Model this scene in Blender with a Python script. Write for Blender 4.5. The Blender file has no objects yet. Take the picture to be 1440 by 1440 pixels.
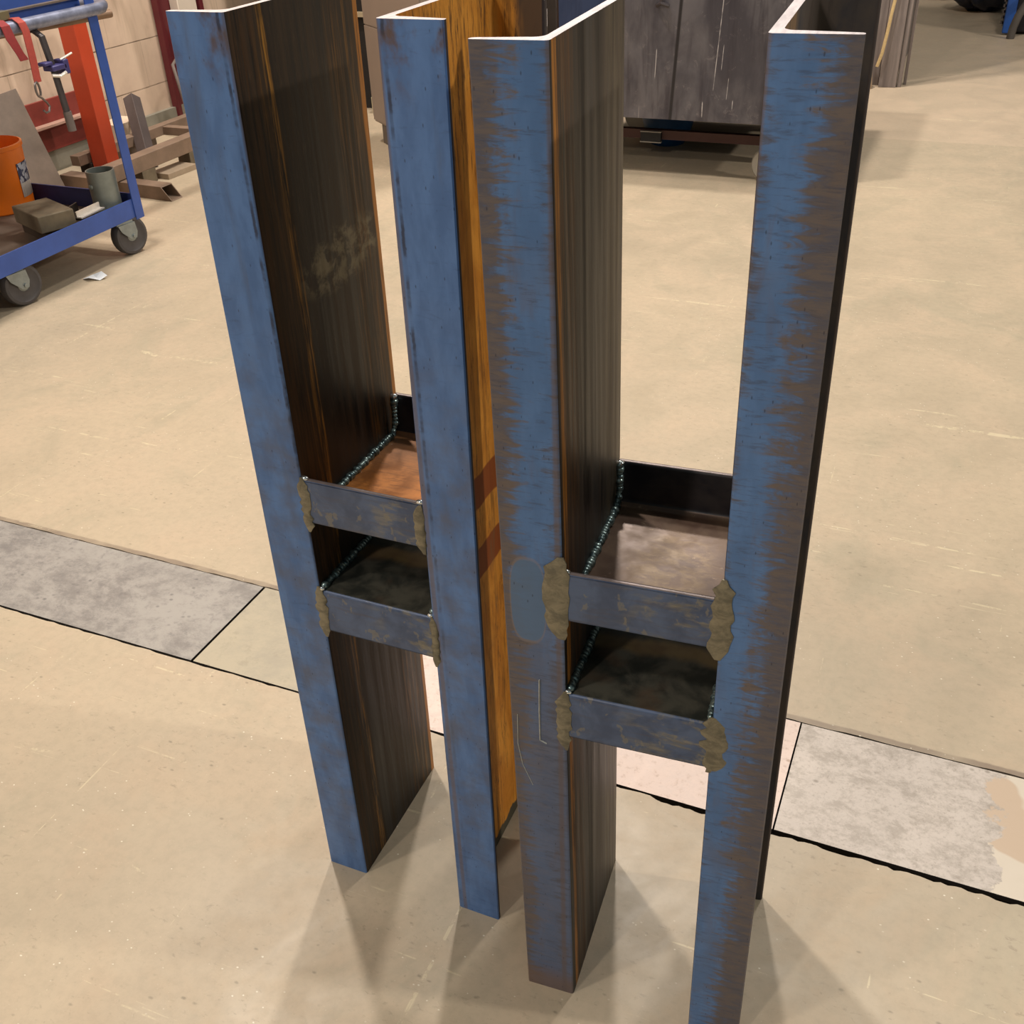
import bpy, bmesh, math, random
from mathutils import Vector, Matrix
random.seed(7)
D = bpy.data
SC = bpy.context.scene
COL = SC.collection

# ---------------------------------------------------------------- camera
cam_d = D.cameras.new('camera'); cam = D.objects.new('camera', cam_d); COL.objects.link(cam)
r_ = Vector((0.91926516, 0.39164761, -0.03954385)); u_ = Vector((-0.18614585, 0.52102276, 0.8329976))
f_ = Vector((-0.34684477, 0.75838475, -0.55186165))
cam.matrix_world = Matrix(((r_.x, u_.x, -f_.x, 0.5573174), (r_.y, u_.y, -f_.y, -0.72476722),
                           (r_.z, u_.z, -f_.z, 1.15967087), (0, 0, 0, 1)))
cam_d.sensor_width = 36; cam_d.lens = 36 * 1461.7855 / 1440
cam_d.clip_start = 0.02; cam_d.clip_end = 60
SC.camera = cam

# ---------------------------------------------------------------- world, lights, exposure
w = D.worlds.new('world'); SC.world = w; w.use_nodes = True
w.node_tree.nodes['Background'].inputs[0].default_value = (0.86, 1.0, .98, 1)
w.node_tree.nodes['Background'].inputs[1].default_value = 0.17
SC.view_settings.view_transform = 'Standard'; SC.view_settings.look = 'None'
SC.view_settings.gamma = 1; SC.view_settings.use_curve_mapping = False
SC.view_settings.exposure = -0.02

def lamp(name, loc, power, rad, col=(1, .90, .805)):
    l = D.lights.new(name, 'POINT'); l.energy = power; l.shadow_soft_size = rad; l.color = col
    o = D.objects.new(name, l); o.location = loc; COL.objects.link(o); return o
lamp('shop_lamp_right', (7.6, 1.6, 4.75), 900, .14)
lamp('shop_lamp_back_left', (-1.9, 1.95, 4.8), 470, .13)
lamp('shop_lamp_back', (-1.0, 4.0, 4.8), 500, .15)
lamp('shop_lamp_front', (-1.3, -4.8, 4.6), 330, .16)
lamp('shop_lamp_front_left', (-1.9, -2.4, 4.6), 230, .16)
lamp('shop_lamp_right_aisle', (4.2, 4.6, 4.8), 110, .2)
lamp('shop_lamp_overhead', (1.0, 3.2, 5.2), 260, .22)

# ---------------------------------------------------------------- node helpers
def srgb(r, g, b):
    def f(c):
        c /= 255
        return c / 12.92 if c <= .04045 else ((c + .055) / 1.055) ** 2.4
    return (f(r), f(g), f(b), 1)

class N:
    """small wrapper for building one procedural material"""
    def __init__(s, name, rough=.6, metal=0.0, spec=.5):
        s.m = D.materials.new(name); s.m.use_nodes = True; s.t = s.m.node_tree
        s.b = s.t.nodes['Principled BSDF']
        s.b.inputs['Roughness'].default_value = rough; s.b.inputs['Metallic'].default_value = metal
        s.b.inputs['Specular IOR Level'].default_value = spec
        s.co = s.t.nodes.new('ShaderNodeTexCoord').outputs['Object']
        s.sep = None
    def lk(s, a, b): s.t.links.new(a, b)
    def xyz(s):
        if not s.sep:
            s.sep = s.t.nodes.new('ShaderNodeSeparateXYZ'); s.lk(s.co, s.sep.inputs[0])
        return s.sep.outputs
    def noise(s, scale=(1, 1, 1), detail=4, rough=.6, dist=0, off=(0, 0, 0)):
        mp = s.t.nodes.new('ShaderNodeMapping'); s.lk(s.co, mp.inputs[0])
        mp.inputs['Scale'].default_value = scale; mp.inputs['Location'].default_value = off
        n = s.t.nodes.new('ShaderNodeTexNoise'); s.lk(mp.outputs[0], n.inputs['Vector'])
        n.inputs['Scale'].default_value = 1; n.inputs['Detail'].default_value = detail
        n.inputs['Roughness'].default_value = rough; n.inputs['Distortion'].default_value = dist
        return n.outputs['Fac']
    def vor(s, scale=(1, 1, 1), off=(0, 0, 0)):
        mp = s.t.nodes.new('ShaderNodeMapping'); s.lk(s.co, mp.inputs[0])
        mp.inputs['Scale'].default_value = scale; mp.inputs['Location'].default_value = off
        n = s.t.nodes.new('ShaderNodeTexVoronoi'); s.lk(mp.outputs[0], n.inputs['Vector'])
        n.inputs['Scale'].default_value = 1
        return n.outputs['Distance']
    def ma(s, op, a, b=None, c=None, clamp=False):
        n = s.t.nodes.new('ShaderNodeMath'); n.operation = op; n.use_clamp = clamp
        for i, v in enumerate((a, b, c)):
            if v is None: continue
            if isinstance(v, (int, float)): n.inputs[i].default_value = v
            else: s.lk(v, n.inputs[i])
        return n.outputs[0]
    def ss(s, v, lo, hi, a=0.0, b=1.0):
        n = s.t.nodes.new('ShaderNodeMapRange'); n.interpolation_type = 'SMOOTHSTEP'
        if isinstance(v, (int, float)): n.inputs[0].default_value = v
        else: s.lk(v, n.inputs[0])
        n.inputs[1].default_value = lo; n.inputs[2].default_value = hi
        n.inputs[3].default_value = a; n.inputs[4].default_value = b
        return n.outputs[0]
    def mix(s, f, a, b):
        n = s.t.nodes.new('ShaderNodeMix'); n.data_type = 'RGBA'
        if isinstance(f, (int, float)): n.inputs[0].default_value = f
        else: s.lk(f, n.inputs[0])
        for i, v in ((6, a), (7, b)):
            if isinstance(v, tuple): n.inputs[i].default_value = v
            else: s.lk(v, n.inputs[i])
        return n.outputs[2]
    def band(s, v, c, hw, soft):
        d = s.ma('ABSOLUTE', s.ma('SUBTRACT', v, c))
        return s.ss(d, hw, hw + soft, 1.0, 0.0)
    def out(s, col, rough=None, bump=None, bs=.2, bd=.001):
        if isinstance(col, tuple): s.b.inputs['Base Color'].default_value = col
        else: s.lk(col, s.b.inputs['Base Color'])
        if rough is not None:
            if isinstance(rough, (int, float)): s.b.inputs['Roughness'].default_value = rough
            else: s.lk(rough, s.b.inputs['Roughness'])
        if bump is not None:
            n = s.t.nodes.new('ShaderNodeBump'); n.inputs['Strength'].default_value = bs
            n.inputs['Distance'].default_value = bd; s.lk(bump, n.inputs['Height'])
            s.lk(n.outputs[0], s.b.inputs['Normal'])
        return s.m

def plain(name, col, rough=.6, metal=0, var=.18, sc=9, spec=.5):
    n = N(name, rough, metal, spec)
    c = srgb(*col); k = 1 - var
    f = n.ss(n.noise((sc, sc, sc), 5, .65), .3, .7)
    return n.out(n.mix(f, tuple(x * k for x in c[:3]) + (1,), c), bump=n.noise((sc * 8,) * 3, 3), bs=.08)

# ---------------------------------------------------------------- mesh helpers
class MB:
    def __init__(s): s.bm = bmesh.new()
    def face(s, vs, mi=0):
        try:
            f = s.bm.faces.new(vs); f.material_index = mi; return f
        except ValueError: return None
    def box(s, lo, hi, mi=0, M=None):
        v = [s.bm.verts.new((x, y, z)) for x in (lo[0], hi[0]) for y in (lo[1], hi[1]) for z in (lo[2], hi[2])]
        for q in ((0, 1, 3, 2), (4, 6, 7, 5), (0, 4, 5, 1), (2, 3, 7, 6), (0, 2, 6, 4), (1, 5, 7, 3)):
            s.face([v[i] for i in q], mi)
        if M is not None:
            for a in v: a.co = M @ a.co
        return s
    def prism(s, pts, a, b, ax=2, mi=0, M=None, segs=1):
        """closed outline extruded along axis ax from a to b"""
        def P(p, t):
            return {0: (t, p[0], p[1]), 1: (p[0], t, p[1]), 2: (p[0], p[1], t)}[ax]
        rings = []
        for k in range(segs + 1):
            t = a + (b - a) * k / segs
            rings.append([s.bm.verts.new(P(p, t)) for p in pts])
        n = len(pts)
        for k in range(segs):
            for i in range(n):
                s.face([rings[k][i], rings[k][(i + 1) % n], rings[k + 1][(i + 1) % n], rings[k + 1][i]], mi)
        s.face(rings[0][::-1], mi); s.face(rings[-1], mi)
        if M is not None:
            for R in rings:
                for v in R: v.co = M @ v.co
        return s
    def tube(s, path, r, n=12, mi=0, caps=True, inner=None, flat=None):
        path = [Vector(p) for p in path]; rings = []; up = Vector((0, 0, 1))
        rr = r if isinstance(r, (list, tuple)) else [r] * len(path)
        nrm = None
        for i, p in enumerate(path):
            d = (path[min(i + 1, len(path) - 1)] - path[max(i - 1, 0)]).normalized()
            if nrm is None:
                nrm = d.cross(up) if abs(d.z) < .95 else d.cross(Vector((1, 0, 0)))
            nrm = (nrm - d * nrm.dot(d)).normalized(); b = d.cross(nrm)
            fx, fy = flat if flat else (1, 1)
            rings.append([s.bm.verts.new(p + rr[i] * (fx * math.cos(2 * math.pi * k / n) * nrm + fy * math.sin(2 * math.pi * k / n) * b)) for k in range(n)])
        for a, b in zip(rings, rings[1:]):
            for k in range(n): s.face([a[k], a[(k + 1) % n], b[(k + 1) % n], b[k]], mi)
        if caps: s.face(rings[0][::-1], mi); s.face(rings[-1], mi)
        return s
    def lathe(s, prof, n=32, mi=0, M=None, closed=False):
        rings = []
        for (r, z) in prof:
            rings.append([s.bm.verts.new((r * math.cos(2 * math.pi * k / n), r * math.sin(2 * math.pi * k / n), z)) for k in range(n)])
        L = list(zip(rings, rings[1:])) + ([(rings[-1], rings[0])] if closed else [])
        for a, b in L:
            for k in range(n): s.face([a[k], a[(k + 1) % n], b[(k + 1) % n], b[k]], mi)
        if M is not None:
            for R in rings:
                for v in R: v.co = M @ v.co
        return s
    def blob(s, c, r, mi=0, sub=2, rnd=0):
        g = bmesh.ops.create_icosphere(s.bm, subdivisions=sub, radius=1)
        for v in g['verts']:
            k = 1 + random.uniform(-rnd, rnd)
            v.co = Vector((c[0] + v.co.x * r[0] * k, c[1] + v.co.y * r[1] * k, c[2] + v.co.z * r[2] * k))
        return s
    def build(s, name, mats, parent=None, smooth=35, bevel=0, loc=None, rot=None):
        bmesh.ops.recalc_face_normals(s.bm, faces=s.bm.faces)
        me = D.meshes.new(name); s.bm.to_mesh(me); s.bm.free()
        for m in (mats if isinstance(mats, (list, tuple)) else [mats]): me.materials.append(m)
        if smooth:
            me.shade_smooth(); me.set_sharp_from_angle(angle=math.radians(smooth))
        o = D.objects.new(name, me); COL.objects.link(o)
        if parent: o.parent = parent
        if loc: o.location = loc
        if rot: o.rotation_euler = rot
        if bevel:
            b = o.modifiers.new('bevel', 'BEVEL'); b.width = bevel; b.segments = 2; b.limit_method = 'ANGLE'
        return o

def tag(o, label=None, cat=None, group=None, kind=None):
    if label: o['label'] = label
    if cat: o['category'] = cat
    if group: o['group'] = group
    if kind: o['kind'] = kind
    return o
def empty(name, loc, rz=0, **k):
    o = D.objects.new(name, None); o.location = loc; o.rotation_euler = (0, 0, rz); o.empty_display_size = .05
    COL.objects.link(o); return tag(o, **k)

# ================================================================ STRUCTURE
# ---- floor : painted concrete slab with a covered trench
def floor_mat():
    n = N('painted_concrete', .5)
    big = n.noise((.9, .9, 1), 4, .6); mid = n.noise((6, 6, 6), 6, .65, .5); fine = n.noise((55, 55, 5), 4, .7)
    c = n.mix(n.ss(big, .35, .65), srgb(179, 165, 142), srgb(192, 176, 151))
    c = n.mix(n.ss(mid, .42, .70, 0, .45), c, srgb(196, 174, 148))
    c = n.mix(n.ss(n.noise((3.3, 2.1, 1), 6, .7, .8, (3, 1, 0)), .5, .66, 0, .35), c, srgb(162, 156, 134))
    c = n.mix(n.ss(fine, .35, .75, 0, .22), c, srgb(140, 130, 112))
    # grey/dark pits
    c = n.mix(n.ma('MULTIPLY', n.ss(n.ma('ADD', n.vor((24, 44, 1)), n.ma('MULTIPLY', n.ma('SUBTRACT', n.noise((90, 140, 1), 3), .5), .14)), .03, .11, .7, 0), n.ss(n.noise((2.5, 2.5, 1), 3), .42, .6)), c, srgb(132, 122, 104))
    # far part of the floor (beyond y 4) has a slightly pinker coat of paint
    far = n.ss(n.xyz()[1], 3.985, 4.0)
    c = n.mix(n.ma('MULTIPLY', far, .32), c, srgb(214, 190, 166))
    # dirt collected along the back edge of the trench covers
    c = n.mix(n.ma('MULTIPLY', n.ma('MULTIPLY', n.band(n.ma('ADD', n.xyz()[1], n.ma('MULTIPLY', n.ma('SUBTRACT', n.noise((30, 30, 1), 3), .5), .006)), .489, .004, .004), n.ss(n.noise((6, 6, 1), 3), .3, .6, .2, .75)), 1.0), c, srgb(122, 106, 92))
    # chipped pale specks and scratches
    sp = n.ma('MULTIPLY', n.ss(n.ma('ADD', n.vor((55, 75, 1), (2, 3, 0)), n.ma('MULTIPLY', n.ma('SUBTRACT', n.noise((220, 260, 1), 3), .5), .16)), .04, .10, 1, 0), n.ss(n.noise((4, 4, 1), 3, .6, 0, (5, 5, 0)), .44, .56))
    c = n.mix(n.ma('MULTIPLY', sp, .85), c, srgb(232, 226, 208))
    sp2 = n.ma('MULTIPLY', n.ss(n.ma('ADD', n.vor((130, 150, 1), (6, 1, 0)), n.ma('MULTIPLY', n.noise((300, 300, 1), 2), .1)), .08, .15, 1, 0), n.ss(n.noise((9, 9, 1), 4, .7, 0, (2, 8, 0)), .50, .60))
    c = n.mix(n.ma('MULTIPLY', sp2, .6), c, srgb(222, 212, 186))
    c = n.mix(n.ma('MULTIPLY', n.ss(n.noise((60, 110, 1), 5, .75, .4, (4, 4, 0)),   .56, .70), n.ss(n.noise((5, 5, 1), 3, .6, 0, (9, 9, 0)), .38, .6, 0, .5)), c, srgb(136, 124, 106))
    s1 = n.ma('MULTIPLY', n.ss(n.noise((2.0, 55, 1), 3, .5, 1.2, (0, 9, 0)), .66, .70), n.ss(n.noise((16, 16, 1), 5, .8), .48, .56))
    s2 = n.ma('MULTIPLY', n.ss(n.noise((45, 2.2, 1), 3, .5, 1.0, (7, 2, 0)), .69, .72), n.ss(n.noise((20, 20, 1), 5, .8, 0, (1, 4, 0)), .5, .58))
    c = n.mix(n.ma('MULTIPLY', n.ma('MAXIMUM', s1, s2), .55), c, srgb(218, 206, 172))
    rg = n.ss(mid, .3, .7, .36, .6)
    return n.out(c, rg, n.ma('ADD', mid, n.ma('MULTIPLY', fine, .3)), .10, .002)
FL = floor_mat()
mortar = plain('dark_gap_dirt', (26, 21, 17), .95)
b = MB()
def jag(x0, x1, y, amp, n_):
    return [(x0 + (x1 - x0) * i / n_, y + random.uniform(-amp, amp)) for i in range(n_ + 1)]
# front slab and back slab with slightly chipped trench edges
fe = [(-8, .262)] + jag(-2.0, .3, .2625, .0012, 160) + jag(.31, 1.3, .2585, .0022, 120) + [(8, .258)]
b.prism([(-8, -5), (8, -5)] + fe[::-1], -.12, 0)
be = [(-8, .4845)] + jag(-2.0, 1.3, .4845, .0012, 160) + [(8, .4845)]
b.prism(be + [(8, 12), (-8, 12)], -.12, 0)
b.box((-8, .2, -.14), (8, .55, -.03), 1)
tag(b.build('floor', [FL, mortar], smooth=0), kind='structure')

def plate_mat(name, base, hi, dark, rough, metal, sc=9, patch=None):
    n = N(name, rough, metal)
    a = n.noise((sc, sc * 1.3, sc), 9, .82, .15); f = n.noise((sc * 7, sc * 7, 3), 4, .7)
    c = n.mix(n.ss(a, .38, .58), srgb(*base), srgb(*hi))
    c = n.mix(n.ss(f, .52, .72, 0, .5), c, srgb(*dark))
    sp = n.ss(n.vor((38, 50, 1)), .06, .2, 1, 0)
    c = n.mix(n.ma('MULTIPLY', n.ma('MULTIPLY', sp, n.ss(n.noise((7, 7, 1), 3, .5, 0, (4, 4, 0)), .5, .62)), .7), c, srgb(*dark))
    if patch:
        px_ = n.ma('ADD', n.xyz()[0], n.ma('MULTIPLY', n.ma('SUBTRACT', n.noise((14, 14, 1), 5, .7), .5), .12))
        c = n.mix(n.ss(px_, patch, patch + .006), c, n.mix(n.ss(n.noise((9, 9, 1), 2, .4), .5, .53), srgb(192, 172, 150), srgb(206, 196, 180)))
    return n.out(c, n.ss(a, .3, .7, rough - .1, rough + .15), a, .1, .001)
pm1 = plate_mat('worn_galvanised_left', (136, 133, 130), (166, 162, 156), (112, 110, 110), .45, .2, 7)
pm2 = plate_mat('beige_painted_plate', (166, 158, 140), (180, 170, 148), (150, 142, 124), .5, .05, 5)
pm3 = plate_mat('bright_reflecting_plate', (206, 188, 178), (222, 203, 192), (166, 140, 120), .5, .05, 12)  # high base colour also carries the light this plate reflects
pm4 = plate_mat('mottled_galvanised_right', (166, 157, 147), (196, 187, 178), (136, 127, 116), .45, .15, 22, .745)
for x0, x1, m_, lab in ((-3.0, -.507, pm1, 'grey scuffed metal floor cover plate at the left edge of the trench row'),
                        (-.502, -.16, pm2, 'beige painted floor cover plate left of the left steel stand'),
                        (-.158, .472, pm3, 'pale pinkish floor cover plate seen behind and between the two steel stands'),
                        (.4745, 1.9, pm4, 'mottled white-grey floor cover plate right of the right steel stand')):
    bb = MB(); bb.box((x0, .2665, -.009), (x1, .4815, .0005))
    for f in bb.bm.faces:
        f.normal_update()
        if abs(f.normal.z) < .5: f.material_index = 1
    tag(bb.build('floor_cover_plate', [m_, mortar]), lab, 'floor plate', 'cover plates over the floor trench')

# ---- block wall on the left, far wall, curb
def wall_mat():
    n = N('cream_painted_blocks', .55)
    x, y, z = n.xyz()
    zz = n.ma('ADD', z, n.ma('MULTIPLY', n.ma('SUBTRACT', n.noise((4, 4, 30), 3), .5), .006))
    fz = n.ma('ABSOLUTE', n.ma('SUBTRACT', n.ma('FRACT', n.ma('DIVIDE', zz, .2)), .5))
    jz = n.ss(fz, .484, .495)
    row = n.ma('MULTIPLY', n.ma('FLOOR', n.ma('DIVIDE', z, .2)), .5)
    fy = n.ma('ABSOLUTE', n.ma('SUBTRACT', n.ma('FRACT', n.ma('ADD', n.ma('DIVIDE', y, .4), n.ma('ADD', row, .15))), .5))
    jy = n.ss(fy, .493, .499)
    c = n.mix(n.ss(n.noise((3, 3, 3), 5, .6), .35, .65), srgb(206, 182, 160), srgb(224, 200, 176))
    c = n.mix(n.ma('MULTIPLY', n.ss(n.noise((1, 9, 2.5), 4, .6, .6), .5, .7), .6), c, srgb(164, 142, 118))
    c = n.mix(n.ma('MULTIPLY', n.ma('MAXIMUM', jz, n.ma('MULTIPLY', jy, .35)), n.ss(n.noise((2, 12, 2), 3), .25, .6, .45, .95)), c, srgb(96, 80, 62))
    return n.out(c, bump=n.ma('SUBTRACT', n.noise((60, 60, 60), 3), n.ma('MULTIPLY', jz, 3)), bs=.2, bd=.002)
bb = MB(); bb.box((-3.3, -5, 0), (-3.06, 12, 3.2)); tag(bb.build('wall_left', wall_mat(), smooth=0), kind='structure')
bb = MB(); bb.box((-3.3, 11.8, 0), (8, 12, 3.2)); tag(bb.build('wall_back', plain('far_wall_paint', (150, 140, 122)), smooth=0), kind='structure')
bb = MB(); bb.box((-3.06, -5, 0), (-3.035, 4.6, .085)); tag(bb.build('trim_1', plain('grey_curb_paint', (142, 138, 124), .7), smooth=0), kind='structure')

# ================================================================ STEEL FRAMES
S = .203
d = S; H = 1.0458; fl = .0561
z1, z2, z3, z4 = .6196, .5659, .4790, .4229
TW, T0, T1 = .0075, .0065, .0125     # web, flange tip, flange root

def blue_mat(name, seed, kind):
    """mill-scale outer flange face. local x along flange (sign), z height"""
    n = N(name, .42, .15, .45)
    x, y, z = n.xyz()
    t = n.ma('DIVIDE', n.ma('ABSOLUTE', x), fl)
    rag = n.noise((26, 26, 120), 7, .72, .7, (seed, 0, seed)); low = n.noise((30, 5, 5), 4, .6, .3, (seed, 3, 1))
    blob = n.noise((40, 40, 14), 4, .6, .2, (seed * 2, 3, 5))
    blue = n.mix(n.ss(blob, .35, .65), srgb(76, 110, 162), srgb(90, 127, 182))
    brown = n.mix(n.ss(rag, .35, .65), srgb(84, 85, 98), srgb(108, 98, 94))
    if kind == 'A':
        c = n.mix(n.ss(rag, .56, .72, 0, .35), blue, srgb(66, 78, 100))
        c = n.mix(n.ss(low, .56, .74, 0, .55), c, srgb(84, 92, 108))
        # rough brown area towards the weld zone
        wz = n.ma('MULTIPLY', n.band(z, .42, .20, .25), n.ss(n.noise((30, 30, 30), 4, .6, 0, (seed, 1, 1)), .35, .7))
        c = n.mix(n.ma('MULTIPLY', wz, .6), c, srgb(92, 94, 106))
        # bare rusty top corner
        c = n.mix(n.ma('MULTIPLY', n.ss(z, .97, 1.04), n.ss(n.noise((40, 40, 25), 4, .6, 0, (seed, 9, 1)), .48, .66)), c, srgb(92, 78, 78))
    else:
        tt = n.ma('ADD', t, n.ma('MULTIPLY', n.ma('SUBTRACT', rag, .5), 1.5))
        tt = n.ma('ADD', tt, n.ma('MULTIPLY', n.ma('SUBTRACT', low, .5), .7))
        ce, hw = (.30, .16) if kind == 'BL' else (.31, .14)
        m = n.band(tt, ce, hw, .34)
        m = n.ma('MULTIPLY', m, n.ss(n.noise((10, 10, 7), 3, .5, 0, (seed, 5, 5)), .28, .5, .45, 1.0))
        if kind == 'BL':
            lower = n.ss(n.ma('ADD', z, n.ma('MULTIPLY', n.ma('SUBTRACT', blob, .5), .3)), .50, .66)
            m = n.ma('MULTIPLY', m, n.ma('ADD', n.ma('MULTIPLY', lower, .55), .45))
        c = n.mix(m, brown, n.mix(.35, blue, srgb(84, 120, 162)))
        c = n.mix(n.ma('MULTIPLY', n.ss(n.noise((50, 50, 12), 4, .6, .3, (seed, 7, 2)), .55, .7), .25), c, srgb(104, 86, 72))
        c = n.mix(n.ma('MULTIPLY', n.ss(n.noise((34, 34, 260), 5, .75, .5, (seed, 6, 6)), .52, .66), .45), c, srgb(66, 70, 86))
        if kind == 'BL':
            # polished oval grinder mark beside the upper crossbar
            dx = n.ma('DIVIDE', n.ma('SUBTRACT', t, .50), .30); dz = n.ma('DIVIDE', n.ma('SUBTRACT', z, .582), .047)
            rr = n.ma('POWER', n.ma('ADD', n.ma('POWER', n.ma('ABSOLUTE', dx), 3.0), n.ma('POWER', n.ma('ABSOLUTE', dz), 3.0)), .333)
            c = n.mix(n.ss(rr, .93, 1.0, .85, 0), c, srgb(88, 114, 146))
            c = n.mix(n.ma('MULTIPLY', n.band(rr, .99, .01, .05), .35), c, srgb(140, 128, 124))
            c = n.mix(n.ma('MULTIPLY', n.ss(z, .012, .05, 1, 0), .75), c, srgb(120, 98, 84))
    # dark ragged line just off the web corner
    e = n.band(n.ma('ADD', t, n.ma('MULTIPLY', n.ma('SUBTRACT', n.noise((9, 9, 60), 4, .7, 0, (seed, 0, 2)), .5), .06)), .105, .012, .03)
    c = n.mix(n.ma('MULTIPLY', e, n.ma('MULTIPLY', n.ss(n.noise((5, 5, 30), 3, .6), .4, .6, .1, .8), n.ss(z, .3, .8, .25, 1)) if kind == 'A' else .0), c, srgb(38, 38, 50))
    c = n.mix(n.ss(t, .02, .07, .6, 0), c, srgb(104, 92, 92))
    c = n.mix(n.ss(n.vor((160, 160, 60), (seed, 2, 3)), .05, .12, .6, 0), c, srgb(40, 46, 62))
    return n.out(c, n.ss(rag, .3, .7, .36, .55), n.ma('ADD', rag, n.ma('MULTIPLY', blob, .5)), .12, .0008)

def web_mat(name, seed, stripes, smudge=False, base=((30, 28, 26), (62, 50, 38))):
    """dark hot-rolled web with streaks running along the channel; y depth, z height"""
    n = N(name, .5, .1, .35)
    x, y, z = n.xyz()
    st = n.noise((10, 85, 2.2), 6, .65, .25, (seed, seed, 0)); st2 = n.noise((10, 26, 1.1), 3, .5, .2, (seed, 4, 1)); gr = n.noise((150, 260, 60), 4, .7, 0, (seed, 1, 1))
    c = n.mix(n.ss(st, .38, .62), srgb(*base[0]), srgb(*base[1]))
    c = n.mix(n.ss(st2, .5, .66, 0, .8), c, srgb(20, 18, 18))
    c = n.mix(n.ss(st2, .40, .30, 0, .8) if False else n.ss(st2, .28, .44, .75, 0), c, srgb(66, 64, 62))
    for (yc, hw, soft, col, thr) in stripes:
        yy = n.ma('ADD', y, n.ma('MULTIPLY', n.ma('SUBTRACT', n.noise((1, 30, 3.5), 4, .6, 0, (seed, yc * 90, 0)), .5), .012))
        m = n.band(yy, yc, hw, soft)
        m = n.ma('MULTIPLY', m, n.ss(n.noise((10, 190, 9), 5, .7, 0, (seed, yc * 50, 3)), thr, thr + .18))
        c = n.mix(m, c, srgb(*col))
    c = n.mix(n.ss(gr, .55, .8, 0, .3), c, srgb(96, 82, 60))
    if smudge:
        dy = n.ma('DIVIDE', n.ma('SUBTRACT', y, .125), .085); dz = n.ma('DIVIDE', n.ma('SUBTRACT', z, n.ma('ADD', .803, n.ma('MULTIPLY', y, .05))), .035)
        rr = n.ma('ADD', n.ma('POWER', dy, 2), n.ma('POWER', dz, 2))
        m = n.ma('MULTIPLY', n.ss(rr, .2, 1.1, 1, 0), n.ss(n.noise((50, 50, 50), 4, .65, .3, (2, 2, 2)), .42, .62))
        c = n.mix(n.ma('MULTIPLY', m, .75), c, srgb(128, 118, 92))
    return n.out(c, n.ss(st, .3, .7, .4, .62), n.ma('ADD', st, gr), .2, .0006)

def inner_mat(name, seed, kind):
    n = N(name, .75, 0, .3)
    x, y, z = n.xyz()
    st = n.noise((60, 110, 5), 6, .7, .2, (seed, 0, 0)); bg = n.noise((25, 25, 12), 4, .6, .5, (seed, 4, 2))
    if kind == 'orange':
        c = n.mix(n.ss(bg, .35, .65), srgb(190, 122, 36), srgb(216, 148, 54))
        c = n.mix(n.ss(st, .49, .68, 0, .8), c, srgb(110, 70, 26))
        c = n.mix(n.ma('MULTIPLY', n.ss(n.noise((150, 260, 30), 6, .8, .2, (3, 3, 1)), .52, .66), n.ss(n.noise((30, 30, 4), 3, .6, 0, (5, 1, 1)), .4, .6)), c, srgb(84, 56, 28))
        c = n.mix(n.ma('MULTIPLY', n.ss(z, .80, .95), n.ss(n.noise((180, 230, 22), 5, .75), .5, .66)), c, srgb(96, 64, 30))
        fx = n.ma('MULTIPLY', n.ss(y, .187, .189), n.ss(n.ma('ADD', x, n.ma('MULTIPLY', n.ma('SUBTRACT', n.noise((70, 70, 9), 4, .6, 0, (5, 2, 2)), .5), .03)), .020, .036))
        c = n.mix(fx, c, n.mix(n.ss(bg, .4, .6), srgb(74, 62, 54), srgb(98, 76, 56)))
        # heat tint from the crossbar welds on the other side of the web
        zz = n.ma('ADD', z, n.ma('MULTIPLY', n.ma('SUBTRACT', n.noise((30, 30, 12), 3), .5), .010))
        for zc in (.5695, .4795):
            c = n.mix(n.ma('MULTIPLY', n.band(zz, zc, .0185, .003), .92), c, srgb(128, 60, 20))
        # unrusted mill scale near the floor and at the web root
        c = n.mix(n.ss(n.ma('ADD', z, n.ma('MULTIPLY', n.ma('SUBTRACT', n.noise((40, 45, 9), 3), .5), .03)), .018, .022, 1, 0), c, srgb(74, 70, 56))
        wb = n.ma('MULTIPLY', n.ss(y, .0, .19), n.ss(n.noise((60, 60, 12), 4, .6, 0, (8, 8, 8)), .55, .75))
        c = n.mix(wb, c, srgb(110, 84, 52))
    elif kind == 'half':
        c = n.mix(n.ss(bg, .35, .65), srgb(58, 72, 102), srgb(72, 86, 118))
        c = n.mix(n.ss(st, .5, .7, 0, .5), c, srgb(58, 60, 78))
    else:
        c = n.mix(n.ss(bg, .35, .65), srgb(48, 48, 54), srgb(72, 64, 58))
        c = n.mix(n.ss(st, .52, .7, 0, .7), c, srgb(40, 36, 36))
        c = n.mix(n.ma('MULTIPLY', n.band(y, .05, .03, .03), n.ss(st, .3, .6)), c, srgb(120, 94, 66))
    return n.out(c, .7, n.ma('ADD', st, bg), .2, .0006)

def cut_mat():
    n = N('bare_cut_end', .38, .35)
    return n.out(n.mix(n.ss(n.noise((200, 30, 10), 4), .3, .7), srgb(206, 198, 200), srgb(238, 230, 232)), bump=n.noise((500, 60, 60), 2), bs=.1)
CUT = cut_mat()
EDGE = plain('dark_flange_edge', (58, 48, 46), .6, .1, .3, 60)

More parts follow.
